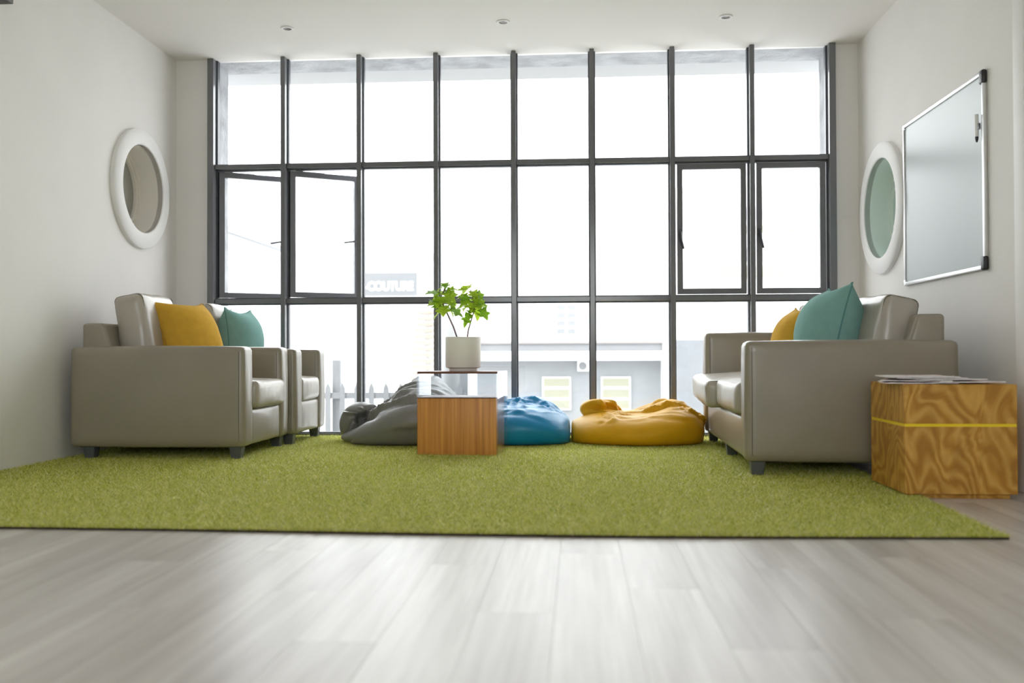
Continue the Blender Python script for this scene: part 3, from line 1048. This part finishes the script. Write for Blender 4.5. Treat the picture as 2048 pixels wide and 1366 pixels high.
stems = [[(-.028, -.01, .18), (-.058, -.015, .27), (-.085, -.02, .33), (-.118, -.02, .40), (-.130, -.02, .46), (-.11, -.01, .505)],
         [(.022, .0, .18), (.032, 0, .25), (.052, -.005, .315), (.072, -.01, .375), (.062, -.01, .44), (.045, 0, .50)]]
for si, st in enumerate(stems):
    m = MB()
    pts = [Vector(p) for p in st]
    fine = []
    for i in range(len(pts) - 1):
        for k in range(4):
            fine.append(pts[i].lerp(pts[i + 1], k / 4))
    fine.append(pts[-1])
    m.tube(fine, [.0050 - .0024 * i / len(fine) for i in range(len(fine))], 8)
    stem_o = m.build('stem', M_stem, pp, True)
    n_l = 25
    pet = MB()
    for k in range(n_l):
        t = .58 + .42 * (k / (n_l - 1))
        base = fine[min(len(fine) - 1, int(t * (len(fine) - 1)))]
        a = k * 2.399 + si
        pit = rr.uniform(-.5, .7) + (t - .7)
        L = rr.uniform(.015, .052)
        d = Vector((math.cos(a) * math.cos(pit), math.sin(a) * math.cos(pit) * .8, math.sin(pit)))
        tip = base + d * L
        pet.tube([base, base + d * L * .5 + Vector((0, 0, .005)), tip], [.0014, .0012, .001], 5)
        s = rr.uniform(.058, .098)
        droop = rr.uniform(-.2, 1.05)
        xd = (Vector((math.cos(a), math.sin(a) * .8, 0)).normalized() * math.cos(droop) + Vector((0, 0, -math.sin(droop)))).normalized()
        zd = (Vector((0, -.45, 1)) - xd * Vector((0, -.45, 1)).dot(xd)).normalized()
        yd = zd.cross(xd)
        mm = Matrix((xd * s, yd * s, zd * s)).transposed().to_4x4()
        mm.translation = tip
        lf = put('leaf', LEAVES[rr.randrange(7)], None, pp)
        if not lf.data.materials:
            lf.data.materials.append(M_leaf)
        lf.material_slots[0].link = 'OBJECT'
        lf.material_slots[0].material = M_leaf if rr.random() < .7 else M_leafd
        lf.matrix_local = mm
    pet.build('leaf_stalks', M_stem, stem_o)['kind'] = 'stuff'

# ================================================================== VENEERED BOX TABLE + MAGAZINES
vb = thing('veneered_box_table', 'ochre flame-figured veneer box table with a bright yellow strip', 'side table', (1.357, 4.052, 0))
BW, BD, BH = .455, .452, .476
bx('plinth', (.022, .022, .0), (BW - .022, BD - .022, .020), M_veneer, vb)
MB().box((0, 0, .020), (BW, BD, .300)).build('lower_box', M_veneer, vb, bevel=.0025)
bx('yellow_strip', (.002, .002, .300), (BW - .002, BD - .002, .3125), M_yel_strip, vb)
MB().box((0, 0, .3125), (BW, BD, BH)).build('upper_box', M_veneer, vb, bevel=.0025)

def cover_mat(i, cols):
    m, nt, bs = new_mat('magazine_cover_print')
    bs.inputs['Roughness'].default_value = .55
    v = coords(nt, (1, 1, 1))
    br = node(nt, 'ShaderNodeTexNoise', Scale=9 + i, Detail=1, Distortion=2)
    nt.links.new(v, br.inputs['Vector'])
    r = ramp(nt, [(.0, cols[0]), (.46, cols[1]), (.54, cols[2]), (.62, cols[0])], 'CONSTANT')
    nt.links.new(br.outputs[0], r.inputs[0])
    nt.links.new(r.outputs[0], bs.inputs['Base Color'])
    return m
covers = [((.88, .86, .85), (.75, .40, .42), (.20, .17, .22)), ((.90, .89, .88), (.80, .78, .78), (.7, .25, .27)),
          ((.82, .68, .66), (.90, .88, .86), (.25, .22, .30)), ((.90, .89, .88), (.84, .58, .58), (.5, .5, .55)),
          ((.86, .85, .86), (.25, .22, .26), (.85, .70, .68)), ((.90, .89, .88), (.82, .78, .77), (.75, .40, .40))]
def magazine(label, cx, cy, z, rz, tilt, i, w=.215, l=.285, t=.0035, bend=.004):
    o = thing('magazine', label, 'magazine', (cx, cy, z), rz, 'magazines on the veneered box table')
    def sheet(z0, z1, ww, ll):
        m = MB()
        n = 14
        vs = []
        for k in range(n + 1):
            u = k / n - .5
            zz = tilt * u * w + bend * (4 * u * u) * (1 if u > 0 else .3)
            for y in (-ll / 2, ll / 2):
                vs += [(u * ww, y, zz + z0), (u * ww, y, zz + z1)]
        fs = []
        for k in range(n):
            a, b = 4 * k, 4 * k + 4
            fs += [(a, b, b + 2, a + 2), (a + 1, a + 3, b + 3, b + 1), (a, a + 1, b + 1, b), (a + 2, b + 2, b + 3, a + 3)]
        fs += [(0, 2, 3, 1), (4 * n, 4 * n + 1, 4 * n + 3, 4 * n + 2)]
        return m.add(vs, fs)
    sheet(.0004, t - .0004, w - .002, l - .002).build('pages', M_paper, o)
    cm = cover_mat(i, covers[i])
    sheet(t - .0004, t, w, l).build('cover', cm, o)
    sheet(0, .0004, w, l).build('back_cover', cm, o)
    return o
mz = BH + .0012
magazine('open-looking magazine at the bottom of the pile, poking past the box corner', 1.455, 4.185, mz, math.radians(82), .0, 0, w=.215, l=.285)
magazine('white magazine at the bottom of the pile, reaching furthest along the front edge', 1.625, 4.165, mz + .0047, math.radians(97), .0, 1)
magazine('pinkish magazine lying crosswise over the box corner', 1.475, 4.235, mz + .0094, math.radians(66), .01, 2, bend=.003)
magazine('white magazine fanned out in the middle of the pile', 1.575, 4.225, mz + .0141, math.radians(108), .0, 3, bend=.003)
magazine('dark-edged magazine fanned near the top of the pile', 1.520, 4.26, mz + .0192, math.radians(84), .0, 4, bend=.004)
magazine('cream magazine on the very top of the pile', 1.485, 4.275, mz + .0245, math.radians(94), .0, 5, bend=.003)

# ================================================================== WHITEBOARD, MARKER, SIGN BOX
wbd = thing('whiteboard', 'pale grey-blue whiteboard in aluminium frame with black corner caps', 'whiteboard', (XR, 5.345, 1.505))
by, bz, f = .575, .488, .020
bx('panel', (-.014, -by + .01, -bz + .01), (-.002, by - .01, bz - .01), M_board, wbd)
bx('frame_bar', (-.022, -by, bz - f), (-.001, by, bz), M_alu, wbd, bevel=.003)
bx('frame_bar', (-.022, -by, -bz), (-.001, by, -bz + f), M_alu, wbd, bevel=.003)
bx('frame_bar', (-.022, -by, -bz + f), (-.001, -by + f, bz - f), M_alu, wbd, bevel=.003)
bx('frame_bar', (-.022, by - f, -bz + f), (-.001, by, bz - f), M_alu, wbd, bevel=.003)
for s in (-1, 1):
    m = MB().box((-.026, -by - .005, -.035), (-.0005, -by + .042, .035))
    cap = m.build('corner_cap', M_black, wbd, 'auto', bevel=.010, seg=3, loc=(0, 0, s * (bz - .030)))
    m = MB().box((-.024, by - .028, -.018), (-.0005, by + .002, .018))
    m.build('corner_cap', M_alu, wbd, 'auto', bevel=.006, seg=2, loc=(0, 0, s * (bz - .016)))
mk = thing('marker_pen', 'white marker pen clipped upright to the whiteboard edge', 'marker', (XR - .034, 4.815, 1.72))
MB().lathe([(.001, -.045), (.0085, -.045), (.0095, -.03), (.0095, .062), (.008, .066), (.001, .066)], 20).build('barrel', M_white, mk, 'auto')
MB().lathe([(.001, -.072), (.004, -.072), (.007, -.06), (.0085, -.0455), (.001, -.0455)], 20).build('tip_cap', M_black, mk, 'auto')
bx('clip', (-.002, -.013, -.01), (.014, .013, .02), M_metal, mk, bevel=.002)
eb = thing('emergency_sign_box', 'small dark box with green panel high on the side wall near the ceiling', 'sign box', (XL, 4.56, 2.46))
bx('housing', (.0, -.16, -.02), (.075, .16, .17), plain('dark_sign_housing', (.06, .055, .055), .5), eb, bevel=.004)
bx('sign_panel', (.075, -.145, -.004), (.079, .145, .155), M_green, eb)
MB().lathe([(.001, .006), (.007, .005), (.009, .0)], 16, Matrix.Translation((.079, .118, .022)) @ Matrix.Rotation(PI / 2, 4, 'Y')).build('indicator', M_red, eb, True)

# ================================================================== OUTSIDE
GR = -.78
gnd = bx('ground', (-40, -40, GR - .3), (40, 75, GR), plain('pale_concrete_yard', (.60, .60, .60), .9, var=.08, vscale=2))
tag(gnd, 'bright concrete yard and street outside the window', 'ground', kind='structure')
M_fence = plain('galvanised_fence', (.25, .257, .265), .6)
fe = thing('palisade_fence', 'pale metal palisade fence outside behind the armchairs', 'fence', (0, 9.2, GR))
pk = MB()
hgt = .335 - GR
pk.add([(-.026, -.006, 0), (.026, -.006, 0), (.026, .006, 0), (-.026, .006, 0), (-.026, -.006, hgt - .06), (.026, -.006, hgt - .06), (.026, .006, hgt - .06), (-.026, .006, hgt - .06), (0, -.006, hgt), (0, .006, hgt)],
       [(3, 2, 1, 0), (0, 1, 5, 8, 4), (2, 3, 7, 9, 6), (1, 2, 6, 5), (3, 0, 4, 7), (4, 8, 9, 7), (5, 6, 9, 8)])
pk_me = pk.mesh('picket')
x = -4.2
while x < -1.1:
    put('picket', pk_me, M_fence, fe, (x, 0, 0))
    x += .145
bx('rail', (-4.3, .008, hgt - .16), (-1.1, .05, hgt - .10), M_fence, fe)
bx('rail', (-4.3, .008, .25), (-1.1, .05, .31), M_fence, fe)
for xx in (-3.62, -2.39, -1.12):
    bx('post', (xx - .04, .052, 0), (xx + .04, .12, hgt + .22), M_fence, fe)

def windowed(parent, x, y, z0, z1, w, mat, rows=1, cols=1, bar=M_extw, depth=.06):
    f = bx('window', (x - w / 2, y - depth, z0), (x + w / 2, y, z1), bar, parent)
    ph, pw = (z1 - z0) / rows, w / cols
    for i in range(rows):
        for j in range(cols):
            bx('window_pane', (x - w / 2 + j * pw + .02, y - depth - .004, z0 + i * ph + .02), (x - w / 2 + (j + 1) * pw - .02, y - depth + .002, z0 + (i + 1) * ph - .02), mat, f)

M_p1 = plain('hazy_grey_pane', (.17, .175, .185), .3)
M_p2 = plain('cream_shutter', (.29, .285, .215), .6)
M_grw = plain('grey_blue_wall', (.205, .215, .228), .85, var=.05, vscale=6)
M_pale = plain('pale_wall', (.62, .62, .61), .85)
M_fascia = plain('pink_grey_fascia', (.28, .25, .24), .8)
M_band = plain('cream_yellow_band', (.30, .285, .20), .85)
M_gutter = plain('grey_gutter', (.22, .225, .235), .7)

# warehouse across the yard
wh = thing('warehouse_building', 'pale low warehouse with grey ground floor and louvred window across the yard', 'building', (0, 16, GR))
o = -GR
bx('upper_wall', (-1.75, .3, .6 + o), (2.4, 4, 3.2 + o), M_pale, wh)
bx('lower_wall', (-1.75, .35, 0), (1.56, 4, .62 + o), plain('pale_grey_render', (.26, .27, .28), .85, var=.05, vscale=6), wh)
bx('roof_edge', (-1.75, -.05, .785 + o), (1.56, .4, .82 + o), M_fascia, wh)
bx('gutter', (-1.75, .0, .66 + o), (1.45, .38, .785 + o), M_gutter, wh)
bx('white_beam', (-1.75, -.05, .50 + o), (1.56, .38, .655 + o), M_extw, wh)
bx('corner_column', (1.42, -.06, 0), (1.56, .36, .80 + o), M_extw, wh)
windowed(wh, -.195, .3, .93 + o, 1.47 + o, .36, M_p1, 4, 2)
windowed(wh, -.365, .35, -.35 + o, .215 + o, .49, M_p2, 3, 1)
windowed(wh, .65, .35, -.35 + o, .215 + o, .50, M_p2, 3, 1)
ac = thing('air_conditioner', 'small white outdoor air conditioner box on the warehouse wall', 'air conditioner', (.095, 16.35, .315))
bx('casing', (-.10, -.16, 0), (.10, -.001, .175), M_extw, ac, bevel=.006)
MB().lathe([(.001, 0), (.06, 0), (.065, .008), (.07, 0)], 24, Matrix.Translation((-.01, -.161, .088)) @ Matrix.Rotation(PI / 2, 4, 'X')).build('fan_grille', M_gutter, ac, True)

# wall on the right of the warehouse
yw = bx('yard_wall', (1.58, 12, GR), (4.2, 12.3, .78), M_grw)
yw.location = (-.34, 0, 0)
tag(yw, 'grey-blue rendered yard wall seen beside the sofa arm', 'wall', kind='structure')

# shop with the sign, seen through the third column of panes
sh = thing('shop_building', 'white shop building across the yard carrying a grey sign', 'building', (-3.0, 15.1, GR))
bx('wall', (-3.5, .1, 0), (.62, 4.5, 2.2 + o), M_extw, sh)
bx('roof_cap', (-3.6, .0, 2.2 + o), (.62, 4.5, 2.28 + o), M_pale, sh)
sg = thing('shop_sign', 'grey shop sign board with white capital letters', 'sign', (-3.06, 15.2, 1.75))
bx('board', (-.52, -.05, -.185), (.467, -.001, .185), plain('grey_sign_board', (.178, .184, .192), .6), sg)
tc = bpy.data.curves.new('sign_text', 'FONT')
tc.body = '-COUTURE'
tc.size = .20
tc.extrude = .004
tc.offset = .007
tc.space_character = .92
to = bpy.data.objects.new('sign_text', tc)
COL.objects.link(to)
bpy.context.view_layer.update()
tm = bpy.data.meshes.new_from_object(to.evaluated_get(bpy.context.evaluated_depsgraph_get()))
bpy.data.objects.remove(to)
xs = [q.co.x for q in tm.vertices]
kx = .80 / (max(xs) - min(xs))
for q in tm.vertices:
    q.co.x = (q.co.x - min(xs)) * kx
tm.materials.clear()
put('lettering', tm, M_extw, sg, (-.385, -.055, -.10), (PI / 2, 0, 0))

# building on the left, its long side running away
lb = thing('side_building', 'long white building running away outside, behind the open casements', 'building', (-7, 12, GR))
bx('wall', (-6, 0, 0), (0, 11.4, 3.05 + o), M_extw, lb)
bx('eave', (-6, -.1, 3.05 + o), (.12, 11.5, 3.16 + o), M_gutter, lb)
bx('string_course', (-.02, 0, 1.96 + o), (.05, 9.8, 2.03 + o), M_gutter, lb)

# stacked timber seen past the mullion
tb = thing('timber_stack', 'stack of pale orange timber boards outside beside the shop', 'timber stack', (-2.10, 13, GR))
M_timber = plain('weathered_orange_timber', (.36, .285, .235), .8, var=.1)
zz = 0.0
k = 0
while zz < 1.98:
    w = .30 - .085 * zz
    bx('board', (-w, -.02, zz), (.10, .25, zz + .048), M_timber, tb)
    zz += .085
    k += 1
bx('stack_post', (-.02, .02, 0), (.06, .22, 2.02), M_pale, tb)

# far office block
ob = thing('office_block', 'distant pale office block with cream bands seen through the upper panes', 'building', (5.3, 40, GR))
bx('wall', (-4.8, 0, 0), (4.3, 8, 7.4 + o), M_extw, ob)
for z0, z1 in ((5.62, 5.93), (3.73, 4.25)):
    bx('band', (-4.8, -.12, z0 + o), (4.0, .0, z1 + o), M_band, ob)
M_p3 = plain('bright_hazy_pane', (.25, .255, .265), .4)
for zr0, zr1 in ((6.12, 6.72), (4.4, 5.05)):
    for k in range(9):
        xx = -4.2 + k * .95
        windowed(ob, xx, 0, zr0 + o, zr1 + o, .72, M_p3, 1, 2, depth=.05)
bx('roof_parapet', (-4.9, -.15, 7.4 + o), (4.4, 8.1, 7.6 + o), M_extw, ob)
